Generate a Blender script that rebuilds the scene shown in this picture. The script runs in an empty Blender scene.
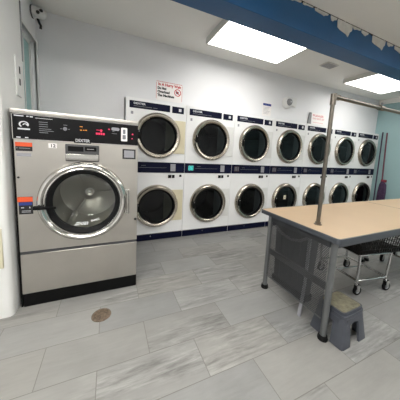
import bpy, bmesh, math, random
from mathutils import Vector, Matrix
random.seed(7)
PI = math.pi
SC = bpy.context.scene
COL = SC.collection

# ------------------------------------------------------------------ materials
def lin(c):
    return tuple(((v/255.0)/12.92 if v/255.0 <= .04045 else ((v/255.0+.055)/1.055)**2.4) for v in c)
def mat(name, rgb, rough=.5, metal=0., emit=0., emit_rgb=None, noise=None, bump=None, coat=0., spec=.5):
    """noise=(scale, amount) varies the base colour, bump=(scale, strength)"""
    m = bpy.data.materials.new(name); m.use_nodes = True
    nt = m.node_tree; b = nt.nodes['Principled BSDF']
    c = lin(rgb) + (1,)
    b.inputs['Base Color'].default_value = c
    b.inputs['Roughness'].default_value = rough
    b.inputs['Metallic'].default_value = metal
    b.inputs['Coat Weight'].default_value = coat
    b.inputs['Specular IOR Level'].default_value = spec
    if emit:
        b.inputs['Emission Color'].default_value = lin(emit_rgb or rgb) + (1,)
        b.inputs['Emission Strength'].default_value = emit
    tc = nt.nodes.new('ShaderNodeTexCoord')
    if noise:
        n = nt.nodes.new('ShaderNodeTexNoise'); n.inputs['Scale'].default_value = noise[0]; n.inputs['Detail'].default_value = 5
        mr = nt.nodes.new('ShaderNodeMapRange')
        mr.inputs['From Min'].default_value = .3; mr.inputs['From Max'].default_value = .7
        mr.inputs['To Min'].default_value = 1-noise[1]; mr.inputs['To Max'].default_value = 1+noise[1]
        mx = nt.nodes.new('ShaderNodeVectorMath'); mx.operation = 'SCALE'; mx.inputs[0].default_value = c[:3]
        nt.links.new(tc.outputs['Object'], n.inputs['Vector']); nt.links.new(n.outputs['Fac'], mr.inputs['Value'])
        nt.links.new(mr.outputs['Result'], mx.inputs['Scale']); nt.links.new(mx.outputs['Vector'], b.inputs['Base Color'])
    if bump:
        n = nt.nodes.new('ShaderNodeTexNoise'); n.inputs['Scale'].default_value = bump[0]; n.inputs['Detail'].default_value = 4
        bp = nt.nodes.new('ShaderNodeBump'); bp.inputs['Strength'].default_value = bump[1]; bp.inputs['Distance'].default_value = .01
        nt.links.new(tc.outputs['Object'], n.inputs['Vector']); nt.links.new(n.outputs['Fac'], bp.inputs['Height'])
        nt.links.new(bp.outputs['Normal'], b.inputs['Normal'])
    return m

def steel_mat(name, rgb, rough=.3, stretch=(1, 1, 60)):
    m = mat(name, rgb, rough, 1.)
    nt = m.node_tree; b = nt.nodes['Principled BSDF']
    tc = nt.nodes.new('ShaderNodeTexCoord'); mp = nt.nodes.new('ShaderNodeMapping')
    mp.inputs['Scale'].default_value = stretch
    n = nt.nodes.new('ShaderNodeTexNoise'); n.inputs['Scale'].default_value = 6; n.inputs['Detail'].default_value = 6
    mr = nt.nodes.new('ShaderNodeMapRange'); mr.inputs['To Min'].default_value = rough-.06; mr.inputs['To Max'].default_value = rough+.1
    n2 = nt.nodes.new('ShaderNodeTexNoise'); n2.inputs['Scale'].default_value = 3.; n2.inputs['Detail'].default_value = 4
    mr2 = nt.nodes.new('ShaderNodeMapRange'); mr2.inputs['To Min'].default_value = .82; mr2.inputs['To Max'].default_value = 1.12
    sc = nt.nodes.new('ShaderNodeVectorMath'); sc.operation = 'SCALE'; sc.inputs[0].default_value = lin(rgb)
    L = nt.links.new
    L(tc.outputs['Object'], mp.inputs['Vector']); L(mp.outputs['Vector'], n.inputs['Vector'])
    L(n.outputs['Fac'], mr.inputs['Value']); L(mr.outputs['Result'], b.inputs['Roughness'])
    L(tc.outputs['Object'], n2.inputs['Vector']); L(n2.outputs['Fac'], mr2.inputs['Value'])
    L(mr2.outputs['Result'], sc.inputs['Scale']); L(sc.outputs['Vector'], b.inputs['Base Color'])
    return m

def glass_mat(name, tint, gloss_rough=.05, ior=1.45):
    m = bpy.data.materials.new(name); m.use_nodes = True
    nt = m.node_tree; nt.nodes.clear()
    out = nt.nodes.new('ShaderNodeOutputMaterial'); mix = nt.nodes.new('ShaderNodeMixShader')
    tr = nt.nodes.new('ShaderNodeBsdfTransparent'); tr.inputs['Color'].default_value = tint + (1,)
    gl = nt.nodes.new('ShaderNodeBsdfGlossy'); gl.inputs['Roughness'].default_value = gloss_rough
    gl.inputs['Color'].default_value = (.9, .92, .95, 1)
    fr = nt.nodes.new('ShaderNodeFresnel'); fr.inputs['IOR'].default_value = ior
    L = nt.links.new
    L(fr.outputs[0], mix.inputs[0]); L(tr.outputs[0], mix.inputs[1]); L(gl.outputs[0], mix.inputs[2]); L(mix.outputs[0], out.inputs[0])
    return m

def mesh_panel_mat(name, rgb):
    """sheet steel with real round holes in a staggered grid"""
    m = bpy.data.materials.new(name); m.use_nodes = True
    nt = m.node_tree; nt.nodes.clear(); L = nt.links.new
    out = nt.nodes.new('ShaderNodeOutputMaterial'); mix = nt.nodes.new('ShaderNodeMixShader')
    pr = nt.nodes.new('ShaderNodeBsdfPrincipled'); pr.inputs['Base Color'].default_value = lin(rgb)+(1,)
    pr.inputs['Roughness'].default_value = .45; pr.inputs['Metallic'].default_value = .4
    tr = nt.nodes.new('ShaderNodeBsdfTransparent')
    tc = nt.nodes.new('ShaderNodeTexCoord'); sep = nt.nodes.new('ShaderNodeSeparateXYZ')
    L(tc.outputs['Object'], sep.inputs[0])
    def M(op, a, b=None):
        n = nt.nodes.new('ShaderNodeMath'); n.operation = op
        for i, v in enumerate((a, b)):
            if v is None: continue
            if isinstance(v, (int, float)): n.inputs[i].default_value = v
            else: L(v, n.inputs[i])
        return n.outputs[0]
    P = .0125
    u = M('DIVIDE', sep.outputs['Y'], P); v = M('DIVIDE', sep.outputs['Z'], P*.8)
    row = M('FLOOR', v); off = M('MULTIPLY', M('MODULO', M('ABSOLUTE', row), 2), .5)
    fu = M('SUBTRACT', M('FRACT', M('ADD', u, off)), .5); fv = M('SUBTRACT', M('FRACT', v), .5)
    d = M('SQRT', M('ADD', M('MULTIPLY', fu, fu), M('MULTIPLY', fv, fv)))
    hole = M('LESS_THAN', d, .37)
    L(hole, mix.inputs[0]); L(pr.outputs[0], mix.inputs[1]); L(tr.outputs[0], mix.inputs[2]); L(mix.outputs[0], out.inputs[0])
    return m

def floor_mat():
    """grey stone-look planks 0.61 x 0.278 m in half bond, streaks along their length"""
    m = bpy.data.materials.new('stone_look_tile'); m.use_nodes = True
    nt = m.node_tree; b = nt.nodes['Principled BSDF']; L = nt.links.new
    geo = nt.nodes.new('ShaderNodeNewGeometry'); sep = nt.nodes.new('ShaderNodeSeparateXYZ'); L(geo.outputs['Position'], sep.inputs[0])
    def M(op, a, b_=None, c=None):
        n = nt.nodes.new('ShaderNodeMath'); n.operation = op
        for i, v in enumerate((a, b_, c)):
            if v is None: continue
            if isinstance(v, (int, float)): n.inputs[i].default_value = v
            else: L(v, n.inputs[i])
        return n.outputs[0]
    TW, TH = .615, .278
    v = M('DIVIDE', M('ADD', sep.outputs['Y'], 2.05+TH*20), TH)
    row = M('FLOOR', v); par = M('MODULO', row, 2)
    # row between -2.05 and -1.773 has joints at x = .27
    u = M('DIVIDE', M('ADD', M('ADD', sep.outputs['X'], -.27+TW*20), M('MULTIPLY', par, TW*.5)), TW)
    col = M('FLOOR', u)
    fu = M('FRACT', u); fv = M('FRACT', v)
    gu = M('MINIMUM', fu, M('SUBTRACT', 1, fu)); gv = M('MINIMUM', fv, M('SUBTRACT', 1, fv))
    gd = M('MINIMUM', M('MULTIPLY', gu, TW), M('MULTIPLY', gv, TH))
    grout = M('LESS_THAN', gd, .0022)
    cid = nt.nodes.new('ShaderNodeCombineXYZ'); L(col, cid.inputs[0]); L(row, cid.inputs[1])
    wn = nt.nodes.new('ShaderNodeTexWhiteNoise'); wn.noise_dimensions = '3D'; L(cid.outputs[0], wn.inputs['Vector'])
    rs = nt.nodes.new('ShaderNodeSeparateColor'); L(wn.outputs['Color'], rs.inputs[0])
    # offset space per tile
    ofs = nt.nodes.new('ShaderNodeVectorMath'); ofs.operation = 'MULTIPLY_ADD'
    L(wn.outputs['Color'], ofs.inputs[0]); ofs.inputs[1].default_value = (37, 53, 11); L(geo.outputs['Position'], ofs.inputs[2])
    def noise(scale, stretch, detail=5, dist=0, rough=.55):
        mp = nt.nodes.new('ShaderNodeMapping'); mp.inputs['Scale'].default_value = stretch
        n = nt.nodes.new('ShaderNodeTexNoise'); n.inputs['Scale'].default_value = scale; n.inputs['Detail'].default_value = detail
        n.inputs['Distortion'].default_value = dist; n.inputs['Roughness'].default_value = rough
        L(ofs.outputs[0], mp.inputs[0]); L(mp.outputs[0], n.inputs['Vector']); return n.outputs['Fac']
    cloud = noise(2.6, (1, 1.8, 1), 5, .4)
    streak = noise(3.0, (1, 9, 1), 6, .6, .6)
    fine = noise(9.0, (1, 6, 1), 6, .3, .7)
    # streak mask: only some tiles, and only bands within them
    band = noise(1.3, (.7, 3, 1), 2, .3)
    mask = M('MULTIPLY', M('MULTIPLY', M('SUBTRACT', band, .44), 9), M('GREATER_THAN', rs.outputs[0], .3))
    mask = M('MINIMUM', M('MAXIMUM', mask, 0), 1)
    val = M('ADD', .86, M('MULTIPLY', M('SUBTRACT', rs.outputs[1], .5), .13))
    val = M('ADD', val, M('MULTIPLY', M('SUBTRACT', cloud, .5), .42))
    val = M('ADD', val, M('MULTIPLY', M('MULTIPLY', M('SUBTRACT', streak, .52), 1.25), M('ADD', .15, mask)))
    val = M('ADD', val, M('MULTIPLY', M('MULTIPLY', M('SUBTRACT', fine, .5), .75), M('ADD', .25, mask)))
    warm = nt.nodes.new('ShaderNodeMix'); warm.data_type = 'RGBA'
    warm.inputs[6].default_value = lin((151, 149, 145))+(1,); warm.inputs[7].default_value = lin((149, 149, 148))+(1,)
    L(rs.outputs[2], warm.inputs[0])
    sc = nt.nodes.new('ShaderNodeVectorMath'); sc.operation = 'SCALE'; L(warm.outputs[2], sc.inputs[0]); L(val, sc.inputs['Scale'])
    gm = nt.nodes.new('ShaderNodeMix'); gm.data_type = 'RGBA'; gm.inputs[7].default_value = lin((112, 110, 106))+(1,)
    L(grout, gm.inputs[0]); L(sc.outputs[0], gm.inputs[6]); L(gm.outputs[2], b.inputs['Base Color'])
    b.inputs['Roughness'].default_value = .42
    rr = M('ADD', .36, M('MULTIPLY', fine, .2)); L(rr, b.inputs['Roughness'])
    bp = nt.nodes.new('ShaderNodeBump'); bp.inputs['Strength'].default_value = .25; bp.inputs['Distance'].default_value = .004
    h = M('SUBTRACT', M('MULTIPLY', fine, .3), grout); L(h, bp.inputs['Height']); L(bp.outputs[0], b.inputs['Normal'])
    return m

M_wall = mat('painted_white_wall', (228, 228, 230), .55, noise=(1.3, .03), bump=(30, .05))
M_ceil = mat('ceiling_white', (236, 235, 231), .7, noise=(1.0, .03))
M_jamb = mat('worn_white_wall', (222, 222, 220), .5, noise=(2.2, .05), bump=(12, .12))
M_teal = mat('pale_teal_wall', (150, 180, 182), .45, noise=(2.0, .04))
M_floor = floor_mat()
M_blue = mat('blue_painted_beam', (22, 80, 126), .45, noise=(2.5, .09), bump=(25, .08))
M_plaster = mat('peeled_plaster', (196, 194, 188), .8, noise=(14, .10))
M_crack = mat('dark_crack', (52, 42, 36), .9, noise=(20, .3))
M_steel = steel_mat('brushed_stainless', (192, 188, 181), .36, (40, 40, 1))
M_steel2 = steel_mat('polished_stainless', (205, 203, 198), .14, (1, 1, 1))
M_cone = steel_mat('drum_steel', (190, 188, 182), .33, (1, 1, 1))
M_ring = steel_mat('champagne_ring', (178, 170, 158), .24, (1, 1, 1))
M_chrome = mat('chrome', (200, 200, 200), .16, 1.)
M_white = mat('appliance_white', (236, 236, 236), .3, noise=(3, .02))
M_white2 = mat('white_plastic', (222, 222, 220), .4, noise=(10, .02))
M_cream = mat('aged_cream_plate', (214, 205, 176), .4, noise=(6, .03))
M_navy = mat('navy_panel', (6, 11, 40), .5, noise=(8, .15), spec=.15)
M_black = mat('black_panel', (6, 6, 8), .4, noise=(8, .15), spec=.2)
M_blackm = mat('black_matt', (8, 8, 9), .6, noise=(15, .2), spec=.15)
M_rubber = mat('black_rubber', (10, 10, 11), .6, noise=(30, .2), spec=.2)
M_dgrey = mat('dark_grey_strip', (62, 62, 64), .5, noise=(10, .1))
M_drumd = mat('dark_drum', (60, 62, 62), .4, .7, noise=(6, .2))
M_glass = glass_mat('smoked_glass', (.13, .15, .15), .10, 1.38)
M_wglass = glass_mat('clear_glass', (.86, .88, .88), .03, 1.35)
M_lamp = mat('light_diffuser', (255, 255, 255), .5, emit=4.4, emit_rgb=(255, 253, 248))
M_fill = mat('added_fill_diffuser', (255, 255, 255), .5, emit=12.0, emit_rgb=(255, 253, 248))
M_lampframe = mat('lamp_frame_white', (214, 213, 208), .5, noise=(6, .02))
M_led = mat('teal_display', (20, 60, 60), .3, emit=1.0, emit_rgb=(60, 210, 200))
M_ledred = mat('red_display', (120, 20, 40), .3, emit=.7, emit_rgb=(215, 50, 90))
M_amber = mat('amber_display', (120, 70, 10), .3, emit=.8, emit_rgb=(200, 130, 40))
M_leddim = mat('dim_display', (46, 24, 34), .3, noise=(30, .3))
M_inkw = mat('white_ink', (205, 206, 210), .5, noise=(30, .03))
M_inkg = mat('grey_ink', (120, 122, 128), .5, noise=(30, .05))
M_inkk = mat('black_ink', (20, 20, 22), .5, noise=(30, .05))
M_inkr = mat('red_ink', (190, 40, 52), .5, noise=(30, .05))
M_inkp = mat('faded_red_ink', (214, 150, 152), .5, noise=(30, .05))
M_inkb = mat('blue_ink', (38, 56, 130), .5, noise=(30, .05))
M_paper = mat('white_card', (236, 232, 230), .5, noise=(20, .02))
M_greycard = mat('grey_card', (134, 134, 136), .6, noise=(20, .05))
M_orange = mat('orange_label', (214, 82, 40), .5, noise=(30, .04))
M_greylbl = mat('faint_grey_label', (150, 150, 156), .4, noise=(30, .04))
M_top = mat('beige_laminate', (193, 167, 136), .38, noise=(2.2, .045), spec=.4)
M_edge = mat('grey_table_edge', (64, 68, 74), .35, noise=(20, .05))
M_leg = mat('grey_painted_tube', (102, 104, 105), .38, .35, noise=(20, .05))
M_meshp = mesh_panel_mat('perforated_sheet', (76, 77, 79))
M_pole = mat('aged_steel_pole', (112, 106, 98), .36, .95, noise=(18, .12))
M_bin = mat('dark_grey_plastic', (48, 49, 52), .55, noise=(8, .1))
M_binrim = mat('grey_strap', (104, 104, 106), .5, noise=(10, .05))
M_stool = mat('slate_plastic', (66, 69, 77), .5, noise=(12, .05))
M_tread = mat('worn_stool_tread', (112, 108, 90), .75, noise=(38, .28), bump=(60, .5))
M_wirek = mat('black_wire', (18, 18, 19), .4, .3, noise=(20, .1))
M_maroon = mat('maroon_handle', (104, 44, 62), .4, noise=(14, .1))
M_violet = mat('dark_violet_handle', (58, 40, 70), .4, noise=(14, .1))
M_mop = mat('dark_purple_fibre', (66, 46, 74), .9, noise=(40, .5), bump=(60, .8))
M_mopr = mat('red_fibre', (128, 46, 58), .9, noise=(40, .4), bump=(60, .8))
M_frost = mat('frosted_pane', (160, 190, 190), .6, noise=(1.5, .04), spec=.15)
M_brass = mat('rusty_drain', (112, 98, 84), .55, .3, noise=(60, .35), bump=(80, .5))
M_tape = mat('yellowed_tape', (206, 198, 172), .5, noise=(15, .06))

# ------------------------------------------------------------------ mesh helpers
def bx(bm, x0, x1, y0, y1, z0, z1, bev=0., seg=1):
    vs = [bm.verts.new((x, y, z)) for z in (z0, z1) for y in (y0, y1) for x in (x0, x1)]
    fs = [bm.faces.new([vs[i] for i in f]) for f in ((0,2,3,1),(4,5,7,6),(0,1,5,4),(2,6,7,3),(0,4,6,2),(1,3,7,5))]
    if bev:
        es = {e for f in fs for e in f.edges}
        bmesh.ops.bevel(bm, geom=list(es), offset=bev, segments=seg, affect='EDGES', profile=.6)
def tube(bm, pts, r, seg=12, closed=False, cap=True):
    """sweep a round section along a polyline; r is a number or one per point"""
    pts = [Vector(p) for p in pts]; n = len(pts)
    rr = r if isinstance(r, (list, tuple)) else [r]*n
    up = None; rings = []
    for i, p in enumerate(pts):
        if closed: t = (pts[(i+1) % n]-pts[i-1]).normalized()
        elif i == 0: t = (pts[1]-p).normalized()
        elif i == n-1: t = (p-pts[-2]).normalized()
        else: t = ((pts[i+1]-p).normalized()+(p-pts[i-1]).normalized()).normalized()
        if up is None:
            up = Vector((0, 0, 1)) if abs(t.z) < .9 else Vector((1, 0, 0))
        a = (up-t*up.dot(t)).normalized(); b = t.cross(a); up = a
        rings.append([bm.verts.new(p+(a*math.cos(2*PI*k/seg)+b*math.sin(2*PI*k/seg))*rr[i]) for k in range(seg)])
    m = n if closed else n-1
    for i in range(m):
        A, B = rings[i], rings[(i+1) % n]
        for k in range(seg):
            bm.faces.new((A[k], A[(k+1) % seg], B[(k+1) % seg], B[k]))
    if cap and not closed:
        bm.faces.new(rings[0][::-1]); bm.faces.new(rings[-1])
def lathe(bm, prof, c, axis='Y', seg=64, close=False):
    """prof: (radius, height) ; height along the axis"""
    c = Vector(c); rings = []
    for r, h in prof:
        ring = []
        if r < 1e-6:
            o = {'Y': Vector((0, h, 0)), 'Z': Vector((0, 0, h)), 'X': Vector((h, 0, 0))}[axis]
            rings.append([bm.verts.new(c+o)]); continue
        for k in range(seg):
            a = 2*PI*k/seg; ca, sa = math.cos(a)*r, math.sin(a)*r
            o = {'Y': Vector((ca, h, sa)), 'Z': Vector((ca, sa, h)), 'X': Vector((h, ca, sa))}[axis]
            ring.append(bm.verts.new(c+o))
        rings.append(ring)
    prs = list(zip(rings, rings[1:])) + ([(rings[-1], rings[0])] if close else [])
    for A, B in prs:
        for k in range(seg):
            k2 = (k+1) % seg
            if len(A) == 1 and len(B) == 1: continue
            if len(A) == 1: bm.faces.new((A[0], B[k2], B[k]))
            elif len(B) == 1: bm.faces.new((A[k], A[k2], B[0]))
            else: bm.faces.new((A[k], A[k2], B[k2], B[k]))
def prism(bm, poly, axis, a0, a1):
    """extrude polygon (2-D list) along axis from a0 to a1"""
    def P(u, v, a):
        return {'X': (a, u, v), 'Y': (u, a, v), 'Z': (u, v, a)}[axis]
    A = [bm.verts.new(P(u, v, a0)) for u, v in poly]; B = [bm.verts.new(P(u, v, a1)) for u, v in poly]
    n = len(poly)
    bm.faces.new(A[::-1]); bm.faces.new(B)
    for i in range(n): bm.faces.new((A[i], A[(i+1) % n], B[(i+1) % n], B[i]))
def rrect(x0, x1, y0, y1, r, n=5):
    out = []
    for cx, cy, a0 in ((x1-r, y1-r, 0), (x0+r, y1-r, PI/2), (x0+r, y0+r, PI), (x1-r, y0+r, 1.5*PI)):
        for k in range(n+1):
            a = a0+PI/2*k/n; out.append((cx+r*math.cos(a), cy+r*math.sin(a)))
    return out
def holed_plate(bm, x0, x1, z0, z1, cx, cz, r, yf, yb, seg=64):
    """front plate at yf with a round hole whose wall runs back to yb"""
    angs = [2*PI*k/seg for k in range(seg)]
    cor = [math.atan2(z-cz, x-cx) % (2*PI) for x, z in ((x0, z0), (x1, z0), (x1, z1), (x0, z1))]
    pos = list(angs)
    for c, (x, z) in zip(cor, ((x0, z0), (x1, z0), (x1, z1), (x0, z1))):
        k = min(range(seg), key=lambda k: abs((angs[k]-c+PI) % (2*PI)-PI)); pos[k] = c
    O, I, W = [], [], []
    for a in pos:
        dx, dz = math.cos(a), math.sin(a)
        t = min(((x1-cx)/dx if dx > 1e-9 else (x0-cx)/dx if dx < -1e-9 else 1e9), ((z1-cz)/dz if dz > 1e-9 else (z0-cz)/dz if dz < -1e-9 else 1e9))
        O.append(bm.verts.new((cx+dx*t, yf, cz+dz*t))); I.append(bm.verts.new((cx+dx*r, yf, cz+dz*r))); W.append(bm.verts.new((cx+dx*r, yb, cz+dz*r)))
    for k in range(seg):
        j = (k+1) % seg
        bm.faces.new((O[k], I[k], I[j], O[j])); bm.faces.new((I[k], W[k], W[j], I[j]))
def link(name, bm, m, parent=None, smooth=40, loc=None):
    bmesh.ops.recalc_face_normals(bm, faces=bm.faces)
    me = bpy.data.meshes.new(name); 
    if loc is not None:
        bmesh.ops.translate(bm, verts=bm.verts, vec=-Vector(loc))
    bm.to_mesh(me); bm.free()
    me.materials.append(m)
    if smooth:
        for p in me.polygons: p.use_smooth = True
        me.set_sharp_from_angle(angle=math.radians(smooth))
    o = bpy.data.objects.new(name, me); COL.objects.link(o)
    if loc is not None: o.location = loc
    if parent: o.parent = parent
    return o
def part(name, m, parent, fn, smooth=40):
    bm = bmesh.new(); fn(bm); return link(name, bm, m, parent, smooth)
def thing(name, label, cat, loc=(0, 0, 0), group=None, rotz=0):
    o = bpy.data.objects.new(name, None); COL.objects.link(o); o.location = loc; o.rotation_euler = (0, 0, rotz)
    o.empty_display_size = .05
    o['label'] = label; o['category'] = cat
    if group: o['group'] = group
    return o
def tag(o, label, cat, group=None):
    o['label'] = label; o['category'] = cat
    if group: o['group'] = group
    return o
def struct(name, m, fn, smooth=30, parent=None):
    o = part(name, m, parent, fn, smooth)
    if parent is None: o['kind'] = 'structure'
    return o
def text(name, body, size, m, parent, loc, rot=(PI/2, 0, 0), depth=.0006, bold=0., width=None):
    cu = bpy.data.curves.new(name, 'FONT'); cu.body = body; cu.size = size; cu.extrude = depth
    cu.offset = bold; cu.align_x = 'LEFT'; cu.resolution_u = 3
    t = bpy.data.objects.new('tmp', cu); COL.objects.link(t)
    bpy.context.view_layer.update()
    dg = bpy.context.evaluated_depsgraph_get()
    me = bpy.data.meshes.new_from_object(t.evaluated_get(dg)); me.name = name
    bpy.data.objects.remove(t); bpy.data.curves.remove(cu)
    w = max(v.co.x for v in me.vertices)-min(v.co.x for v in me.vertices)
    if width:
        s = width/w
        for v in me.vertices: v.co.x *= s
    me.materials.clear(); me.materials.append(m)
    o = bpy.data.objects.new(name, me); COL.objects.link(o); o.location = loc; o.rotation_euler = rot; o.parent = parent
    return o
def copy_tree(o, parent=None):
    c = o.copy(); COL.objects.link(c)
    if parent: c.parent = parent
    for ch in list(o.children): copy_tree(ch, c)
    return c

# ------------------------------------------------------------------ the setting
CZ = 2.787; RX = 5.66; LX = -1.02; BY = .10
NX0, NY0 = -3.2, -7.0          # extent of the room behind the camera
DX0, DX1 = -.08, 5.645          # the row of dryers
struct('floor', M_floor, lambda b: bx(b, NX0-.1, RX+.1, NY0-.1, 1.2, -.1, 0), 0)
struct('ceiling', M_ceil, lambda b: bx(b, NX0-.1, RX+.1, NY0-.1, 1.2, CZ, CZ+.1), 0)
def wall_back(b):
    bx(b, LX-.15, DX0-.012, BY, 1.1, 0, CZ)
    bx(b, DX0-.012, RX, BY, 1.1, 1.995, CZ)
struct('wall_back', M_wall, wall_back, 0)
def wall_right(b):
    bx(b, RX, RX+.1, NY0, 1.1, 0, CZ)
struct('wall_right', M_teal, wall_right, 0)
struct('trim_1', M_ceil, lambda b: bx(b, RX-.03, RX+.0, NY0, BY, 2.68, CZ), 0)
struct('wall_front', M_wall, lambda b: bx(b, NX0-.1, RX+.1, NY0-.1, NY0, 0, CZ), 0)
# left wall: thin stretch with the window by the far corner
WY0, WY1, WZ0, WZ1 = -.40, .065, 1.05, 2.43
def wall_left(b):
    bx(b, LX-.1, LX, -.64, WY0, 0, CZ); bx(b, LX-.1, LX, WY1, BY, 0, CZ)
    bx(b, LX-.1, LX, WY0, WY1, 0, WZ0); bx(b, LX-.1, LX, WY0, WY1, WZ1, CZ)
struct('wall_left', M_wall, wall_left, 0)
# thicker stretch of the same wall ending in a rounded corner, its face runs off to the left
def jamb(b):
    r = .035; x1 = -.945; y0 = -1.10; y1 = -.63
    poly = [(x1, y1), (NX0, y1), (NX0, y0)]
    for k in range(7):
        a = -PI/2+PI/2*k/6; poly.append((x1-r+r*math.cos(a), y0+r+r*math.sin(a)))
    prism(b, poly, 'Z', 0, CZ)
struct('wall_left_corner', M_jamb, jamb, 35)
struct('wall_left_near', M_wall, lambda b: bx(b, NX0-.1, NX0, NY0, -.63, 0, CZ), 0)
def winframe(b):
    f = .03
    bx(b, LX-.012, LX+.012, WY0-.03, WY0, WZ0-.03, WZ1+.03); bx(b, LX-.012, LX+.012, WY1, WY1+.03, WZ0-.03, WZ1+.03)
    bx(b, LX-.012, LX+.012, WY0, WY1, WZ1, WZ1+.03); bx(b, LX-.012, LX+.012, WY0, WY1, WZ0-.03, WZ0)
    bx(b, LX-.075, LX-.045, WY0, WY0+.03, WZ0, WZ1); bx(b, LX-.075, LX-.045, WY1-.03, WY1, WZ0, WZ1)
    bx(b, LX-.075, LX-.045, WY0, WY1, WZ1-.04, WZ1); bx(b, LX-.075, LX-.045, WY0, WY1, WZ0, WZ0+.03)
    bx(b, LX-.070, LX-.050, -.145, -.130, WZ0, WZ1-.04)
win = struct('window_1', M_white2, winframe, 0)
part('window_pane', M_frost, win, lambda b: bx(b, LX-.062, LX-.056, WY0+.03, WY1-.03, WZ0+.03, WZ1-.04), 0)

# blue beam with peeling top edge
BZ, BN, BF = 2.53, -1.36, -1.15
beam = struct('trim_2', M_blue, lambda b: bx(b, NX0, RX, BN, BF, BZ, CZ, .004), 0)
def crack(b):
    x = .9
    rnd = random.Random(3)
    while x < 4.6:
        w = rnd.uniform(.03, .09); h = rnd.uniform(.005, .02)
        bx(b, x, x+w, BN-.003, BN, CZ-h, CZ); x += w*rnd.uniform(.9, 1.2)
part('crack_line', M_crack, beam, crack, 0)
def chips(b):
    def chip(pts): prism(b, pts, 'Y', BN-.006, BN-.0005)
    rnd = random.Random(5)
    # (x centre, width, drop)
    for x, w, d, tip in ((1.30, .16, .03, .3), (1.47, .14, .018, .2), (1.66, .20, .035, .7), (1.845, .10, .045, .4), (2.03, .25, .13, .75), (2.23, .14, .03, .3), (2.38, .13, .045, .6), (2.66, .27, .115, .8), (2.90, .13, .04, .4), (3.12, .24, .06, .6), (3.5, .2, .04, .5)):
        x0, x1 = x-w/2, x+w/2; top = CZ-.010
        pts = [(x0, top), (x1, top), (x1-.01, top-d*.45), (x0+w*tip+.02, top-d*.62), (x0+w*tip, top-d), (x0+w*tip-.035, top-d*.86), (x0+w*.2, top-d*.72), (x0+.006, top-d*.6)]
        chip(pts)
part('peeled_patch', M_plaster, beam, chips, 0)
# ceiling air vent
def vent(b):
    bx(b, 2.745, 3.0, -.655, -.50, CZ-.012, CZ, .003)
vt = struct('trim_3', M_lampframe, vent)
def slats(b):
    for k in range(7): bx(b, 2.76, 2.985, -.64+k*.02, -.632+k*.02, CZ-.016, CZ-.0125)
part('vent_slats', M_greylbl, vt, slats, 0)

# ------------------------------------------------------------------ ceiling lights
def ceiling_light(x0, x1, y0, y1, label, grp='flat ceiling light panels', dm=None):
    t = thing('ceiling_light', label, 'ceiling light', ((x0+x1)/2, (y0+y1)/2, CZ), grp)
    w, d = (x1-x0)/2, (y1-y0)/2
    def fr(b):
        bx(b, -w, w, -d, -d+.018, -.075, 0); bx(b, -w, w, d-.018, d, -.075, 0)
        bx(b, -w, -w+.018, -d+.018, d-.018, -.075, 0); bx(b, w-.018, w, -d+.018, d-.018, -.075, 0)
    part('light_frame', M_lampframe, t, fr, 0)
    part('diffuser', dm or M_lamp, t, lambda b: bx(b, -w+.018, w-.018, -d+.018, d-.018, -.070, -.03), 0)
    return t
ceiling_light(.868, 2.05, -.93, -.32, 'glowing rectangular ceiling light panel nearer the left, beyond the blue beam')
ceiling_light(3.63, 4.83, -.93, -.32, 'glowing rectangular ceiling light panel near the teal wall, beyond the blue beam')
for (a, y, l) in ((-2.4, -2.9, 'added unseen ceiling fill light over the open floor at the left, behind the viewer'), (-.9, -2.6, 'added unseen ceiling fill light in the middle of the room, behind the viewer'),
                  (3.0, -2.9, 'added unseen ceiling fill light over the folding tables, behind the viewer'), (-2.2, -5.2, 'added unseen ceiling fill light at the front left of the room'),
                  (.5, -5.2, 'added unseen ceiling fill light at the front middle of the room'), (3.2, -5.2, 'added unseen ceiling fill light at the front right of the room')):
    ceiling_light(a, a+1.2, y-.3, y+.3, l, dm=M_fill)  # fill panels added out of view, stronger than the visible pair, to brighten the room

# ------------------------------------------------------------------ floor drain
dr = thing('floor_drain', 'round rusty metal drain cover set in the floor in front of the washer', 'drain', (-.335, -1.313, 0))
part('drain_ring', M_brass, dr, lambda b: lathe(b, [(.072, 0), (.07, .004), (.056, .004), (.055, 0)], (0, 0, 0), 'Z', 40))
def grate(b):
    lathe(b, [(.0, .0015), (.055, .0015), (.055, .0)], (0, 0, 0), 'Z', 40)
    for k in range(-3, 4):
        w = math.sqrt(max(0, .053**2-(k*.014)**2)); bx(b, -w, w, k*.014-.003, k*.014+.003, .0015, .0045)
part('drain_grate', M_brass, dr, grate, 0)

# ------------------------------------------------------------------ big washer
WX0, WX1, WYF = -.926, -.04, -1.02
WH = 1.56
wm = thing('washing_machine', 'large stainless steel front-loading washer with black control panel beside the left wall', 'washing machine', ((WX0+WX1)/2, -.55, 0))
wo = Vector(wm.location)
def wpart(name, m, fn, parent=None, smooth=40):
    bm = bmesh.new(); fn(bm); bmesh.ops.translate(bm, verts=bm.verts, vec=-wo)
    return link(name, bm, m, parent or wm, smooth)
WCX, WCZ = -.458, .862
def body(b):
    # dark carcass set in from the steel skin
    y1 = -.08
    bx(b, WX0, WX0+.012, WYF+.012, y1, .0, 1.535); bx(b, WX1-.012, WX1, WYF+.012, y1, .0, 1.535)
    bx(b, WX0+.012, WX1-.012, y1-.012, y1, 0, 1.535); bx(b, WX0+.012, WX1-.012, WYF+.012, y1-.012, 1.52, 1.535)
wpart('carcass', M_blackm, body, None, 0)
wpart('top_cap', M_steel, lambda b: bx(b, WX0+.002, WX1, WYF-.008, -.08, 1.528, WH, .006, 2))
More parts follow.
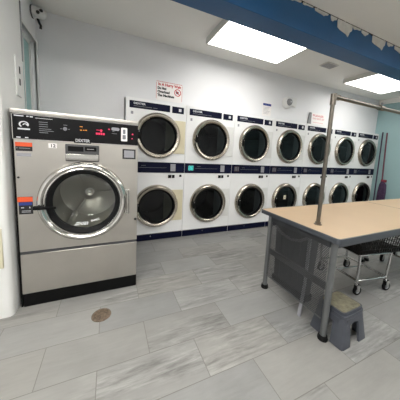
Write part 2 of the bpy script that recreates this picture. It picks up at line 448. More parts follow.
def fp(b):
    holed_plate(b, WX0+.016, WX1-.001, .472, 1.342, WCX, WCZ, .285, WYF, WYF+.05)
    # returned edges of the sheet
    bx(b, WX0+.016, WX1-.001, WYF+.0005, WYF+.02, .472, .484); bx(b, WX0+.016, WX1-.001, WYF+.0005, WYF+.02, 1.33, 1.342)
    bx(b, WX0+.016, WX0+.026, WYF+.0005, WYF+.02, .484, 1.33); bx(b, WX1-.011, WX1-.001, WYF+.0005, WYF+.02, .484, 1.33)
wpart('front_panel', M_steel, fp)
wpart('lower_panel', M_steel, lambda b: bx(b, WX0+.016, WX1-.001, WYF, WYF+.02, .114, .448, .003))
wpart('seam_strip', M_dgrey, lambda b: bx(b, WX0+.016, WX1-.004, WYF+.004, WYF+.02, .448, .472))
wpart('kick_plate', M_blackm, lambda b: bx(b, WX0+.02, WX1-.006, WYF+.006, WYF+.02, .001, .114))
cp = wpart('control_panel', M_black, lambda b: (bx(b, WX0+.014, WX1-.002, WYF-.003, WYF+.02, 1.345, 1.527, .002)))
wpart('panel_trim', M_steel2, lambda b: (bx(b, WX0+.012, WX1-.001, WYF-.005, WYF-.0005, 1.342, 1.348), bx(b, WX0+.012, WX1-.001, WYF-.005, WYF-.0005, 1.522, 1.528), bx(b, WX0+.010, WX0+.016, WYF-.005, WYF-.0005, 1.342, 1.528)), None, 0)
def rel(x, y, z): return Vector((x, y, z))-wo
PF = WYF-.0032
def bars(lst, y=PF):
    def f(b):
        for x0, x1, z0, z1 in lst: bx(b, x0, x1, y-.0012, y, z0, z1)
    return f
def each(name, m, lst):
    for q in lst: wpart(name, m, bars([q]), cp, 0)
each('printed_legend', M_inkw, ([(-.90, -.845, 1.508, 1.515), (-.828, -.815, 1.508, 1.515), (-.808, -.79, 1.507, 1.515), (-.775, -.67, 1.504, 1.507), (-.892, -.868, 1.354, 1.361), (-.842, -.822, 1.354, 1.361)]))
each('instruction_line', M_inkg, ([(-.755, -.70, 1.477-k*.016, 1.481-k*.016) for k in range(3)]+[(-.755, -.68, 1.428, 1.432), (-.755, -.665, 1.414, 1.418), (-.755, -.70, 1.40, 1.404), (-.60, -.575, 1.47, 1.474), (-.622, -.61, 1.44, 1.444), (-.57, -.558, 1.44, 1.444), (-.25, -.235, 1.452, 1.456), (-.255, -.215, 1.435, 1.438)]))
def logo(b):
    # ring open at the bottom with a hooked inner curl over a wide base line
    for (cx, cz, r, a0, a1, w) in ((-.845, 1.452, .025, -30, 235, .009), (-.838, 1.448, .011, -10, 180, .006)):
        pts = []
        n = 18
        for k in range(n+1):
            a = math.radians(a0+(a1-a0)*k/n); pts.append((cx+(r+w/2)*math.cos(a), cz+(r+w/2)*math.sin(a)*.8))
        for k in range(n, -1, -1):
            a = math.radians(a0+(a1-a0)*k/n); pts.append((cx+(r-w/2)*math.cos(a), cz+(r-w/2)*math.sin(a)*.8))
        prism(b, pts, 'Y', PF-.0012, PF)
    bx(b, -.882, -.81, PF-.0012, PF, 1.414, 1.424)
wpart('round_emblem', M_inkw, logo, cp, 0)
def dial(b):
    lathe(b, [(0, -.008), (.012, -.008), (.014, 0)], (-.59, PF, 1.443), 'Y', 20)
wpart('start_button', M_inkg, dial, cp)
text('maker_lettering', 'DEXTER', .032, M_inkw, wm, rel(-.522, WYF-.0062, 1.350), width=.10, bold=.0006)
wpart('maker_plate', M_black, lambda b: bx(b, -.532, -.412, WYF-.006, WYF-.0005, 1.340, 1.378), None, 0)
each('amber_display', M_amber, ([(-.49, -.47, 1.468, 1.473), (-.488, -.474, 1.44, 1.447), (-.466, -.458, 1.441, 1.448), (-.452, -.44, 1.442, 1.449)]))
each('red_display', M_ledred, ([(-.372, -.325, 1.453, 1.457), (-.342, -.330, 1.44, 1.462), (-.375, -.362, 1.418, 1.434), (-.358, -.345, 1.418, 1.434), (-.341, -.328, 1.418, 1.434), (-.324, -.310, 1.418, 1.434), (-.283, -.270, 1.464, 1.474)]))
wpart('white_oval_label', M_greylbl, lambda b: prism(b, rrect(-.258, -.195, 1.462, 1.488, .012), 'Y', PF-.0014, PF), cp, 0)
ws = wpart('white_sticker', M_paper, lambda b: prism(b, rrect(-.182, -.132, 1.378, 1.492, .007), 'Y', PF-.002, PF), cp, 0)
wpart('figure_print', M_inkg, lambda b: (prism(b, rrect(-.167, -.147, 1.44, 1.478, .006), 'Y', PF-.003, PF-.002), prism(b, rrect(-.170, -.144, 1.395, 1.432, .004), 'Y', PF-.003, PF-.002)), ws, 0)
for q in ((-.088, 1.443, 1.), (-.092, 1.405, .7)):
    wpart('indicator_light', M_ledred, lambda b: lathe(b, [(0, -.003), (.006*q[2], -.002), (.007*q[2], 0)], (q[0], PF, q[1]), 'Y', 14), cp)
# caution labels and numbers on the steel
def lbl(name, m, x0, x1, z0, z1, par=None): return wpart(name, m, lambda b: bx(b, x0, x1, WYF-.0015, WYF-.0002, z0, z1), par, 0)
c1 = lbl('caution_label', M_inkk, -.902, -.802, 1.258, 1.322)
wpart('orange_band', M_orange, lambda b: bx(b, -.902, -.802, WYF-.003, WYF-.0015, 1.292, 1.322), c1, 0)
wpart('label_print', M_inkg, lambda b: (bx(b, -.88, -.815, WYF-.003, WYF-.0015, 1.276, 1.281), bx(b, -.897, -.89, WYF-.003, WYF-.0015, 1.276, 1.282)), c1, 0)
lbl('faint_label', M_greylbl, -.898, -.81, 1.218, 1.242)
c2 = lbl('caution_label', M_inkk, -.902, -.815, .775, .912)
wpart('orange_band', M_orange, lambda b: bx(b, -.908, -.815, WYF-.003, WYF-.0015, .872, .91), c2, 0)
wpart('blue_band', M_inkb, lambda b: bx(b, -.902, -.82, WYF-.003, WYF-.0015, .845, .868), c2, 0)
wpart('label_print', M_inkw, lambda b: (bx(b, -.888, -.87, WYF-.003, WYF-.0015, .823, .83), bx(b, -.838, -.832, WYF-.003, WYF-.0015, .82, .832), bx(b, -.885, -.83, WYF-.003, WYF-.0015, .79, .793), bx(b, -.885, -.83, WYF-.003, WYF-.0015, .80, .803)), c2, 0)
n12 = lbl('number_sticker', M_paper, -.702, -.648, 1.290, 1.326)
text('machine_number', '12', .034, M_inkk, wm, rel(-.692, WYF-.0026, 1.296), width=.030, bold=.0008)
ks = lbl('square_label', M_inkk, -.170, -.060, 1.225, 1.312)
wpart('label_centre', M_greylbl, lambda b: (bx(b, -.157, -.073, WYF-.003, WYF-.0015, 1.238, 1.300)), ks, 0)
# soap box / coin drawer
dw = wpart('detergent_drawer', M_dgrey, lambda b: bx(b, -.592, -.352, WYF-.018, WYF-.0002, 1.192, 1.328, .008, 2))
wpart('drawer_slot', M_black, lambda b: (bx(b, -.572, -.465, WYF-.021, WYF-.0178, 1.272, 1.312, .002), bx(b, -.455, -.372, WYF-.021, WYF-.0178, 1.278, 1.312, .002)), dw)
wpart('drawer_lip', M_steel2, lambda b: (bx(b, -.588, -.356, WYF-.030, WYF-.0175, 1.200, 1.252, .005, 2), bx(b, -.44, -.39, WYF-.0225, WYF-.0208, 1.292, 1.297)), dw)
# the round door
dc = (WCX, WYF, WCZ)
wd = wpart('door', M_steel2, lambda b: lathe(b, [(.262, -.030), (.264, -.050), (.272, -.058), (.280, -.056), (.283, -.061), (.296, -.068), (.310, -.064), (.322, -.048), (.328, -.024), (.328, -.001)], dc, 'Y', 96))
wpart('black_gasket', M_rubber, lambda b: lathe(b, [(.263, -.050), (.258, -.052), (.246, -.044), (.236, -.030), (.229, -.026), (.229, .0)], dc, 'Y', 96), wd)
wpart('door_glass', M_wglass, lambda b: lathe(b, [(.231, -.028), (.21, -.010), (.17, .02), (.10, .045), (.0, .055)], dc, 'Y', 72), wd)
def latch(b):
    bx(b, -.795, -.745, WYF-.088, WYF-.060, .822, .852, .006, 2)
    bx(b, -.790, -.650, WYF-.098, WYF-.078, .826, .846, .008, 2)
wpart('door_handle', M_blackm, latch, wd)
def hinge(b):
    bx(b, -.150, -.112, WYF-.040, WYF-.0002, .735, .965, .006, 2)
    tube(b, [(-.128, WYF-.046, .745), (-.128, WYF-.046, .955)], .011, 12)
wpart('door_hinge', M_steel2, hinge, wd)
wpart('panel_lock', M_inkk, lambda b: lathe(b, [(0, -.012), (.010, -.011), (.012, 0)], (-.056, WYF, .672), 'Y', 18))
wpart('panel_lock', M_inkk, lambda b: lathe(b, [(0, -.008), (.006, -.007), (.008, 0)], (-.895, WYF, 1.06), 'Y', 18))
# drum
dm = wpart('drum', M_cone, lambda b: lathe(b, [(.284, .052), (.283, .50), (.275, .53), (.20, .505), (.10, .455), (.05, .425), (.045, .415), (0, .415)], dc, 'Y', 72))
def ribs(b):
    for k in range(3):
        a = PI/2+2*PI*k/3+.5; ca, sa = math.cos(a), math.sin(a)
        p = [(dc[0]+ca*r, dc[1]+h, dc[2]+sa*r) for r, h in ((.255, .12), (.255, .48), (.2, .48), (.09, .44))]
        tube(b, p, [.02, .022, .014, .006], 10)
wpart('drum_rib', M_cone, ribs, dm)
wpart('hub_cap', M_steel2, lambda b: lathe(b, [(0, .385), (.024, .388), (.034, .398), (.034, .416)], dc, 'Y', 32), dm)

# ------------------------------------------------------------------ stacked dryers
DW = .818; DH = 1.990; UZ, LZ = 1.518, .514
RO = .314
def make_dryer():
    """local x from 0 to DW, front at y 0"""
    t = thing('stacked_dryer', '', 'dryer')
    cxm = DW*.5+.012
    def cab(b):
        x0, x1 = .003, DW-.003
        holed_plate(b, x0, x1, 1.152, DH, cxm, UZ, .245, 0, .04); holed_plate(b, x0, x1, .104, 1.0, cxm, LZ, .245, 0, .04)
        bx(b, x0, x0+.008, .0006, .86, 0.0, DH-.0005); bx(b, x1-.008, x1, .0006, .86, 0., DH-.0005)
        bx(b, x0, x1, .0006, .86, DH-.008, DH-.0001); bx(b, x0, x1, .85, .86, 0, DH-.008)
        bx(b, x0+.008, x1-.008, .02, .03, 1.0, 1.152)
    part('cabinet', M_white, t, cab, 35)
    p = part('top_panel', M_navy, t, lambda b: bx(b, .045, .575, -.004, -.0002, 1.858, 1.950, .001))
    text('maker_lettering', 'DEXTER', .034, M_inkw, t, (.095, -.0046, 1.908), width=.15, bold=.0012)
    part('panel_print', M_inkg, p, lambda b: (bx(b, .095, .33, -.0052, -.004, 1.882, 1.888), bx(b, .345, .40, -.0052, -.004, 1.882, 1.888)), 0)
    q = part('number_panel', M_navy, t, lambda b: bx(b, .605, .775, -.004, -.0002, 1.855, 1.945, .001))
    part('number_tile', M_inkw, q, lambda b: bx(b, .700, .738, -.0056, -.004, 1.882, 1.922), 0)
    part('small_label', M_greylbl, t, lambda b: bx(b, .062, .092, -.0015, -.0002, 1.778, 1.815), 0)
    m = part('control_strip', M_navy, t, lambda b: bx(b, .004, DW-.004, -.006, .0185, 1.002, 1.150, .002))
    part('strip_print', M_inkg, m, lambda b: (bx(b, .17, .55, -.0072, -.006, 1.072, 1.075), bx(b, .20, .26, -.0072, -.006, 1.10, 1.104)), 0)
    part('display', M_leddim, m, lambda b: bx(b, .05, .15, -.008, -.006, 1.035, 1.125), 0)
    part('coin_plate', M_greylbl, m, lambda b: (bx(b, .605, .680, -.010, -.006, 1.025, 1.132, .002)), 0)
    part('coin_return', M_black, t, lambda b: (bx(b, .575, .625, -.008, -.0002, .925, .972, .003), bx(b, .632, .672, -.008, -.0002, .925, .972, .003)))
    part('coin_return', M_black, t, lambda b: bx(b, .742, .776, -.008, -.0002, .942, .975, .003))
    part('kick_plate', M_navy, t, lambda b: (bx(b, .003, DW-.003, -.004, -.0002, .003, .098, .001)))
    part('kick_trim', M_chrome, t, lambda b: (bx(b, .003, DW-.003, -.007, -.0002, .098, .104)), 0)
    part('kick_screw', M_chrome, t, lambda b: lathe(b, [(0, -.003), (.008, 0)], (DW*.42, -.004, .062), 'Y', 12))
    for z in (UZ, LZ):
        c = (cxm, 0, z)
        hp = part('hinge_plate', M_white2, t, lambda b: bx(b, cxm+.10, cxm+.385, -.010, -.0002, z-.235, z+.235, .003))
        d = part('door', M_ring, t, lambda b: lathe(b, [(.242, -.012), (.244, -.036), (.250, -.044), (.268, -.054), (.288, -.056), (.303, -.042), (RO, -.016), (RO, -.001)], c, 'Y', 80))
        part('dark_rim', M_blackm, d, lambda b: lathe(b, [(.250, -.0485), (.246, -.052), (.236, -.046), (.228, -.030), (.228, -.012)], c, 'Y', 80))
        part('door_glass', M_glass, d, lambda b: lathe(b, [(.2285, -.030), (.15, -.0305), (0, -.031)], c, 'Y', 64))
        part('door_handle', M_blackm, d, lambda b: (bx(b, cxm-.285, cxm-.240, -.074, -.046, z-.055, z+.055, .008, 2)))
        part('handle_pin', M_chrome, d, lambda b: (lathe(b, [(0, -.078), (.007, -.074)], (cxm-.262, 0, z+.035), 'Y', 10)))
        dr_ = part('drum', M_drumd, t, lambda b: lathe(b, [(.244, .045), (.30, .06), (.30, .68), (.28, .70), (0, .70)], c, 'Y', 48))
        def vanes(b):
            for k in range(3):
                a = 2*PI*k/3+.4; ca, sa = math.cos(a), math.sin(a)
                tube(b, [(c[0]+ca*.28, .08, c[2]+sa*.28), (c[0]+ca*.28, .66, c[2]+sa*.28)], .022, 8)
        part('drum_rib', M_drumd, dr_, vanes)
    return t
proto = make_dryer()
bounds = [-.08, .755, 1.580, 2.395, 3.195, 4.000, 4.805, 5.645]
labels = ['leftmost white stacked dryer, with cream plates beside its round doors, next to the steel washer',
          'white stacked dryer second from the left, just right of the one with cream plates',
          'white stacked dryer third from the left, under the small blue-headed notice',
          'middle white stacked dryer under the wall camera dome, yellow note on its lower door',
          'white stacked dryer under the leaning red-lettered card, behind the upright pole',
          'white stacked dryer second from the teal wall, between the pole and the last dryer',
          'white stacked dryer at the right end, beside the broom and mop by the teal wall']
dryers = []
for i in range(7):
    o = proto if i == 0 else copy_tree(proto)
    o.location = (bounds[i], 0, 0)
    o.scale = ((bounds[i+1]-bounds[i])/DW, 1, 1)
    o['label'] = labels[i]; o['group'] = 'stacked dryers along the back wall'
    dryers.append(o)
def kids(o, n): return [c for c in o.children if c.name.split('.')[0] == n]
for c in kids(dryers[0], 'hinge_plate'):
    c.data = c.data.copy(); c.data.materials[0] = M_cream; c['label'] = 'cream hinge plate'
def recolour(o, m):
    o.data = o.data.copy(); o.data.materials[0] = m
for i in (1,):
    s = kids(dryers[i], 'control_strip')[0]; dd = kids(s, 'display')[0]
    bm = bmesh.new()
    for x in (.064, .106):
        for q in ((x, x+.006, 1.046, 1.112), (x+.024, x+.030, 1.046, 1.112), (x, x+.03, 1.106, 1.112), (x, x+.03, 1.076, 1.082), (x, x+.03, 1.046, 1.052)): bx(bm, q[0], q[1], -.0094, -.008, q[2], q[3])
    o = link('display_digits', bm, M_led, dd, 0); o['label'] = 'lit teal digits'
# digits on the lit display of the second dryer, yellow note on the fourth dryer's lower door
note = bmesh.new(); bx(note, .375, .435, -.0330, -.0312, LZ+.005, LZ+.085)
nb = link('paper_note', note, M_tape, dryers[3], 0); nb['label'] = 'yellowish paper note on the door glass'
note = bmesh.new(); bx(note, .388, .420, -.0338, -.0330, LZ+.035, LZ+.055)
link('note_print', note, M_inkg, nb, 0)
for i in (2, 3, 4, 5, 6):
    s = kids(dryers[i], 'control_strip')[0]
    dd = kids(s, 'display')[0]
    bm = bmesh.new()
    for (a, b_, c_, d_) in ((.06, .075, 1.05, 1.11), (.09, .105, 1.05, 1.11), (.06, .105, 1.105, 1.112), (.12, .135, 1.05, 1.11)): bx(bm, a, b_, -.0094, -.008, c_, d_)
    link('display_digits', bm, M_inkg, dd, 0)

# ------------------------------------------------------------------ signs and devices on the back wall
def sign_local(name, label, cat, x0, x1, z0, z1, m=M_paper, th=.004):
    t = thing(name, label, cat, ((x0+x1)/2, BY, z0)); w, h = (x1-x0)/2, z1-z0
    bd = part('sign_board', m, t, lambda b: prism(b, rrect(-w, w, 0, h, .018), 'Y', -th, 0), 0)
    return t, w, h, bd
t, w, h, bd = sign_local('warning_sign', 'white warning sign with red heading and crossed-out circle above the first dryer', 'sign', .322, .708, 2.025, 2.285)
fr = part('sign_border', M_inkr, t, lambda b: [bx(b, *q) for q in ((-w+.006, w-.006, -.0055, -.004, h-.008, h-.003), (-w+.004, -w+.008, -.0055, -.004, .02, h-.02), (w-.008, w-.004, -.0055, -.004, .02, h-.02))], 0)
text('heading_text', 'In A Hurry Wait', .052, M_inkr, t, (-w+.03, -.0046, h-.058), width=.33, bold=.0022)
for k, s in enumerate(('Do Not', 'Overload', 'The Machines')):
    text('sign_text', s, .044, M_inkk, t, (-w+.022, -.0046, h-.108-k*.048), width=(.125, .175, .245)[k], bold=.003)
def proh(b):
    lathe(b, [(.040, -.0046), (.051, -.0046), (.051, -.0056), (.040, -.0056)], (w-.072, 0, h-.122), 'Y', 36, True)
    prism(b, [(w-.072-.034, h-.122+.026), (w-.072-.026, h-.122+.034), (w-.072+.034, h-.122-.026), (w-.072+.026, h-.122-.034)], 'Y', -.0056, -.0046)
part('prohibition_circle', M_inkr, t, proh, 0)
part('hand_symbol', M_inkk, t, lambda b: (bx(b, w-.092, w-.058, -.0045, -.004, h-.14, h-.105), bx(b, w-.10, w-.085, -.0045, -.004, h-.125, h-.11)), 0)
t, w, h, bd = sign_local('notice', 'small white notice with a blue heading on the wall above the third dryer', 'sign', 2.188, 2.385, 2.03, 2.258)
hd = part('blue_heading', M_inkb, t, lambda b: bx(b, -w+.008, w-.008, -.0052, -.004, h-.05, h-.012), 0)
def lines(b):
    for k in range(6): bx(b, -w+.02, w-.03-.02*(k % 3), -.005, -.004, h-.08-k*.022, h-.0755-k*.022)
part('notice_print', M_greylbl, t, lines, 0)
# leaning card, sits on top of the dryers
t = thing('leaning_card', 'white folded card with faded red lettering leaning on the wall on top of the dryers', 'card', (3.60, 0, DH))
def card(b):
    v = [b.verts.new(p) for p in ((-.21, .055, .006), (.205, .055, .006), (.205, .088, .238), (-.21, .088, .238), (-.21, .058, .0), (.205, .058, .0), (.205, .091, .238), (-.21, .091, .238))]
    for f in ((0, 1, 2, 3), (5, 4, 7, 6), (0, 4, 5, 1), (3, 2, 6, 7), (0, 3, 7, 4), (1, 5, 6, 2)): b.faces.new([v[i] for i in f])
part('card_front', M_paper, t, card, 0)
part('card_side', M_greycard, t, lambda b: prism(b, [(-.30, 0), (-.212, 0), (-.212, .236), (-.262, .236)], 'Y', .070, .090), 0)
rx = -(PI/2-math.atan2(.264, .037))
text('card_lettering', 'PLEASE', .055, M_inkp, t, (-.17, .0765, .172), rot=(PI/2+rx, 0, 0), width=.31, bold=.002)
text('card_lettering', 'DO NOT SIT', .045, M_inkp, t, (-.17, .0680, .115), rot=(PI/2+rx, 0, 0), width=.33, bold=.001)
part('card_lines', M_inkp, t, lambda b: bx(b, -.17, .13, .0605, .064, .05, .058), 0)
# dome camera
t = thing('dome_camera', 'white dome security camera on a square base on the wall above the middle dryers', 'security camera', (2.775, BY, 2.325))
part('mounting_box', M_white2, t, lambda b: bx(b, .0, .165, -.045, 0, -.06, .10, .008, 2))
part('camera_dome', M_white2, t, lambda b: lathe(b, [(.105, 0), (.105, -.05), (.09, -.07), (.062, -.080)], (-.05, -.0, -.005), 'Y', 40))
part('dome_lens', M_greycard, t, lambda b: lathe(b, [(.062, -.078), (.055, -.100), (.035, -.118), (0, -.124)], (-.05, -.0, -.005), 'Y', 32))
part('lens_eye', M_inkw, t, lambda b: lathe(b, [(.016, -.117), (.012, -.123), (0, -.125)], (-.05, -.0, -.005), 'Y', 16))
# bullet/turret camera in the corner
t = thing('turret_camera', 'small white twin-eyed security camera high in the left corner of the room', 'security camera', (LX, -.02, 2.70))
part('wall_base', M_dgrey, t, lambda b: lathe(b, [(0, .0), (.062, .0), (.062, .012), (0, .012)], (0, 0, 0), 'X', 32))
part('camera_body', M_white2, t, lambda b: lathe(b, [(.0, .012), (.058, .012), (.062, .03), (.058, .055), (.03, .06)], (0, 0, 0), 'X', 32))
def head(b):
    bmesh.ops.create_uvsphere(b, u_segments=24, v_segments=16, radius=.060, matrix=Matrix.Translation((.080, -.02, -.01)) @ Matrix.Diagonal((.95, .95, .9, 1)))
hd = part('camera_head', M_white2, t, head)
def eye(b, x, z): bmesh.ops.create_uvsphere(b, u_segments=14, v_segments=10, radius=.017, matrix=Matrix.Translation((x, -.070, z)))
part('camera_lens', M_inkk, hd, lambda b: eye(b, .070, -.024)); part('camera_lens', M_inkk, hd, lambda b: eye(b, .098, -.002)); 
part('power_cable', M_inkk, t, lambda b: tube(b, [(.05, .0, -.055), (.06, .01, -.09), (.075, .0, -.12), (.07, .01, -.15)], .012, 8))

# electrical box on the left wall
t = thing('switch_plate', 'tall white electrical box with two open knockouts on the left wall', 'switch box', (-.945, -.762, 1.84))
part('box_cover', M_white2, t, lambda b: bx(b, 0, .010, -.055, .055, -.15, .15, .003))
part('knockout', M_inkk, t, lambda b: bx(b, .010, .012, .005, .03, .03, .085, 0), 0)
part('knockout', M_inkk, t, lambda b: bx(b, .010, .012, .0, .026, -.06, -.01, 0), 0)
struct('step_edge_shade', M_greycard, lambda b: bx(b, -.945, -.938, -.645, -.632, 2.0, 2.47), 0)  # grey strip added as the dark shaded line along the wall's step edge
# beige plate low on the wall face
t = thing('wall_plate', 'beige blank plate low on the white wall end left of the washer', 'wall plate', (-1.04, -1.10, .55))
part('plate_cover', M_tape, t, lambda b: bx(b, -.06, .06, -.010, 0, -.15, .15, .003))
part('plate_screw', M_greycard, t, lambda b: lathe(b, [(0, -.013), (.006, -.010)], (.045, 0, .12), 'Y', 10))

# ------------------------------------------------------------------ folding tables
TZ = .79
def folding_table(x0, x1, y0, y1, label, perforated):
    t = thing('folding_table', label, 'table', ((x0+x1)/2, (y0+y1)/2, 0), 'beige laundry folding tables'); w, d = (x1-x0)/2, (y1-y0)/2
    part('tabletop', M_top, t, lambda b: prism(b, rrect(-w+.012, w-.001, -d+.012, d-.012, .02), 'Z', TZ-.02, TZ), 20)
    def edge(b):
        o = rrect(-w, w, -d, d, .03, 5); i = rrect(-w+.012, w-.001, -d+.012, d-.012, .02, 5); n = len(o)
        A = [b.verts.new((x, y, TZ-.006)) for x, y in o]; A2 = [b.verts.new((x+(.004 if x < 0 else -.004)*(1 if abs(x) > w-.03 else 0), y, TZ-.0005)) for x, y in o]
        B = [b.verts.new((x, y, TZ-.0005)) for x, y in i]; Cc = [b.verts.new((x, y, TZ-.037)) for x, y in o]; D = [b.verts.new((x, y, TZ-.037)) for x, y in i]; E_ = [b.verts.new((x, y, TZ-.0205)) for x, y in i]
        for k in range(n):
            j = (k+1) % n
            for P, Q in ((B, A2), (A2, A), (A, Cc), (Cc, D), (D, E_)): b.faces.new((P[k], P[j], Q[j], Q[k]))
    part('edge_band', M_edge, t, edge, 35)
    for sx in (-1, 1):
        for sy in (-1, 1):
            x, y = sx*(w-.045), (d-.11 if sy > 0 else .055-d)
            lg = part('leg', M_leg, t, lambda b: tube(b, [(x, y, .03), (x, y, TZ-.037)], .0215, 20))
            part('rubber_foot', M_rubber, lg, lambda b: lathe(b, [(0, 0), (.034, 0), (.036, .012), (.030, .034), (.0235, .036)], (x, y, 0), 'Z', 20))
    def frame(b):
        for yy in (.055-d, d-.11): bx(b, -w+.07, w-.07, yy-.012, yy+.012, TZ-.083, TZ-.043)
    part('apron_rail', M_edge, t, frame, 0)
    xe = -w+.045
    part('end_rail', M_edge, t, lambda b: bx(b, xe-.012, xe+.012, -d+.079, d-.134, TZ-.093, TZ-.043, .002), 0)
    part('end_rail', M_edge, t, lambda b: bx(b, w-.057, w-.033, -d+.079, d-.134, TZ-.093, TZ-.043, .002), 0)
    if perforated:
        part('end_rail', M_leg, t, lambda b: bx(b, xe-.010, xe+.010, -d+.079, d-.134, .375, .43, .002), 0)
        part('perforated_panel', M_meshp, t, lambda b: bx(b, xe-.015, xe-.0135, -d+.079, d-.134, .155, TZ-.05), 0)
        part('panel_edge', M_leg, t, lambda b: bx(b, xe-.017, xe-.011, -d+.079, d-.134, .148, .160), 0)
        part('support_bracket', M_greylbl, t, lambda b: (prism(b, [(-.135, 0), (-.105, 0), (-.128, .30), (-.125, TZ-.05), (-.150, TZ-.05), (-.150, .30)], 'X', xe+.012, xe+.022)), 0)
    return t
T0 = (1.112, 2.828); TY = (-2.168, -1.362)
folding_table(T0[0], T0[1], TY[0], TY[1], 'beige-topped folding table nearest the washer, with a perforated grey end panel', True)
folding_table(T0[1]+.004, T0[1]+1.715, TY[0], TY[1], 'beige-topped folding table pushed end to end with the first, toward the teal wall', False)

# hanging rail standing on the tables
HY = -1.888; HX = 1.264; HZ = 1.785
t = thing('hanging_rail', 'steel pipe garment rail standing on the folding tables, level bar overhead', 'garment rail', (HX, HY, TZ))
part('upright', M_pole, t, lambda b: tube(b, [(0, 0, .004), (0, 0, HZ-TZ)], .0150, 20))
part('upright', M_pole, t, lambda b: tube(b, [(2.75, 0, .004), (2.75, 0, HZ-TZ)], .0150, 20))
part('crossbar', M_pole, t, lambda b: tube(b, [(0, 0, HZ-TZ), (2.75, 0, HZ-TZ)], .0150, 20))
for x in (0, 2.75):
    part('base_flange', M_pole, t, lambda b: lathe(b, [(0, 0), (.030, 0), (.030, .004), (.021, .008), (.021, .022), (.017, .024)], (x, 0, 0), 'Z', 24))
    part('elbow_fitting', M_pole, t, lambda b: (tube(b, [(x, 0, HZ-TZ-.06), (x, 0, HZ-TZ+.02)], .0205, 18), tube(b, [(x, 0, HZ-TZ), (x+(.06 if x == 0 else -.06), 0, HZ-TZ)], .0205, 18)))
cf = part('coupling', M_pole, t, lambda b: tube(b, [(.60, 0, HZ-TZ), (.655, 0, HZ-TZ)], .0215, 18))
part('set_screw', M_dgrey, cf, lambda b: tube(b, [(.628, 0, HZ-TZ+.0225), (.628, 0, HZ-TZ+.045)], .007, 8))

# ------------------------------------------------------------------ step stool
def stool():
    t = thing('step_stool', 'grey-blue plastic step stool with a worn top beside the table leg', 'stool', (1.332, -2.105, 0), None, math.radians(2))
    def top(b):
        prism(b, rrect(-.118, .118, -.098, .098, .03), 'Z', .225, .250)
        prism(b, rrect(-.125, .125, -.105, .105, .035), 'Z', .200, .228)
    part('stool_top', M_stool, t, top, 40)
    part('tread', M_tread, t, lambda b: prism(b, rrect(-.108, .108, -.088, .088, .025), 'Z', .250, .2525), 0)
    for sx in (-1, 1):
        for sy in (-1, 1):
            def leg(b):
                # hollow-backed corner leg, flaring outwards
                rings = []
                for z, o, w in ((.0, .026, .088), (.004, .028, .088), (.10, .014, .078), (.202, .0, .072)):
                    X, Y = sx*(.122+o), sy*(.102+o)
                    pts = [(X-sx*w*1.05, Y), (X-sx*.018, Y), (X-sx*.006, Y-sy*.006), (X, Y-sy*.018), (X, Y-sy*w*1.05), (X-sx*.016, Y-sy*w*1.05), (X-sx*.018, Y-sy*.018), (X-sx*w*1.05, Y-sy*.016)]
                    rings.append([b.verts.new((p[0], p[1], z)) for p in pts])
                for A, B in zip(rings, rings[1:]):
                    for k in range(8): b.faces.new((A[k], A[(k+1) % 8], B[(k+1) % 8], B[k]))
                b.faces.new(rings[0][::-1]); b.faces.new(rings[-1])
            part('leg', M_stool, t, leg, 30)
    def skirt(b):
        for sy in (-1, 1):
            prism(b, [(-.09, .202), (-.09, .10), (-.06, .15), (0, .168), (.06, .15), (.09, .10), (.09, .202)], 'Y', sy*.104-.004, sy*.104+.004)
        for sx in (-1, 1):
            prism(b, [(-.07, .202), (-.07, .10), (-.045, .15), (0, .168), (.045, .15), (.07, .10), (.07, .202)], 'X', sx*.124-.004, sx*.124+.004)
        bx(b, -.118, .118, .088, .098, .03, .06)
    part('skirt', M_stool, t, skirt, 30)
stool()

# ------------------------------------------------------------------ dark bin under the table
t = thing('laundry_bin', 'slim tall dark grey ribbed bin under the folding table behind the perforated panel', 'bin', (1.385, -1.585, 0))
def binb(b):
    rings = []
    for z, w, d in ((.07, .052, .200), (.66, .062, .222)):
        rings.append([b.verts.new((x, y, z)) for x, y in rrect(-w, w, -d, d, .03, 5)])
    for z, w, d in ((.66, .054, .202), (.085, .044, .187)):
        rings.append([b.verts.new((x, y, z)) for x, y in rrect(-w, w, -d, d, .022, 5)])
    n = len(rings[0])
    for A, B in zip(rings, rings[1:]):
        for k in range(n): b.faces.new((A[k], A[(k+1) % n], B[(k+1) % n], B[k]))
    b.faces.new(rings[0][::-1]); b.faces.new(rings[-1])
part('bin_body', M_bin, t, binb, 35)
def brib(b):
    for y in (-.115, -.04, .04, .115):
        v0, v1 = -.053, -.063
        prism(b, [(v0+.004, .09), (v0-.008, .09), (v1-.008, .63), (v1+.004, .63)], 'Y', y-.006, y+.006)
part('bin_rib', M_bin, t, brib, 0)
part('bin_rim', M_blackm, t, lambda b: tube(b, [(x, y, .665) for x, y in rrect(-.060, .060, -.208, .208, .035, 5)], .012, 10, True))
part('bin_strap', M_binrim, t, lambda b: tube(b, [(-.074, -.19, .62), (-.080, -.12, .57), (-.082, -.02, .54), (-.082, .1, .56), (-.076, .19, .60)], .012, 10))
part('bin_base', M_blackm, t, lambda b: bx(b, -.058, .058, -.205, .205, .0, .068, .01, 2))

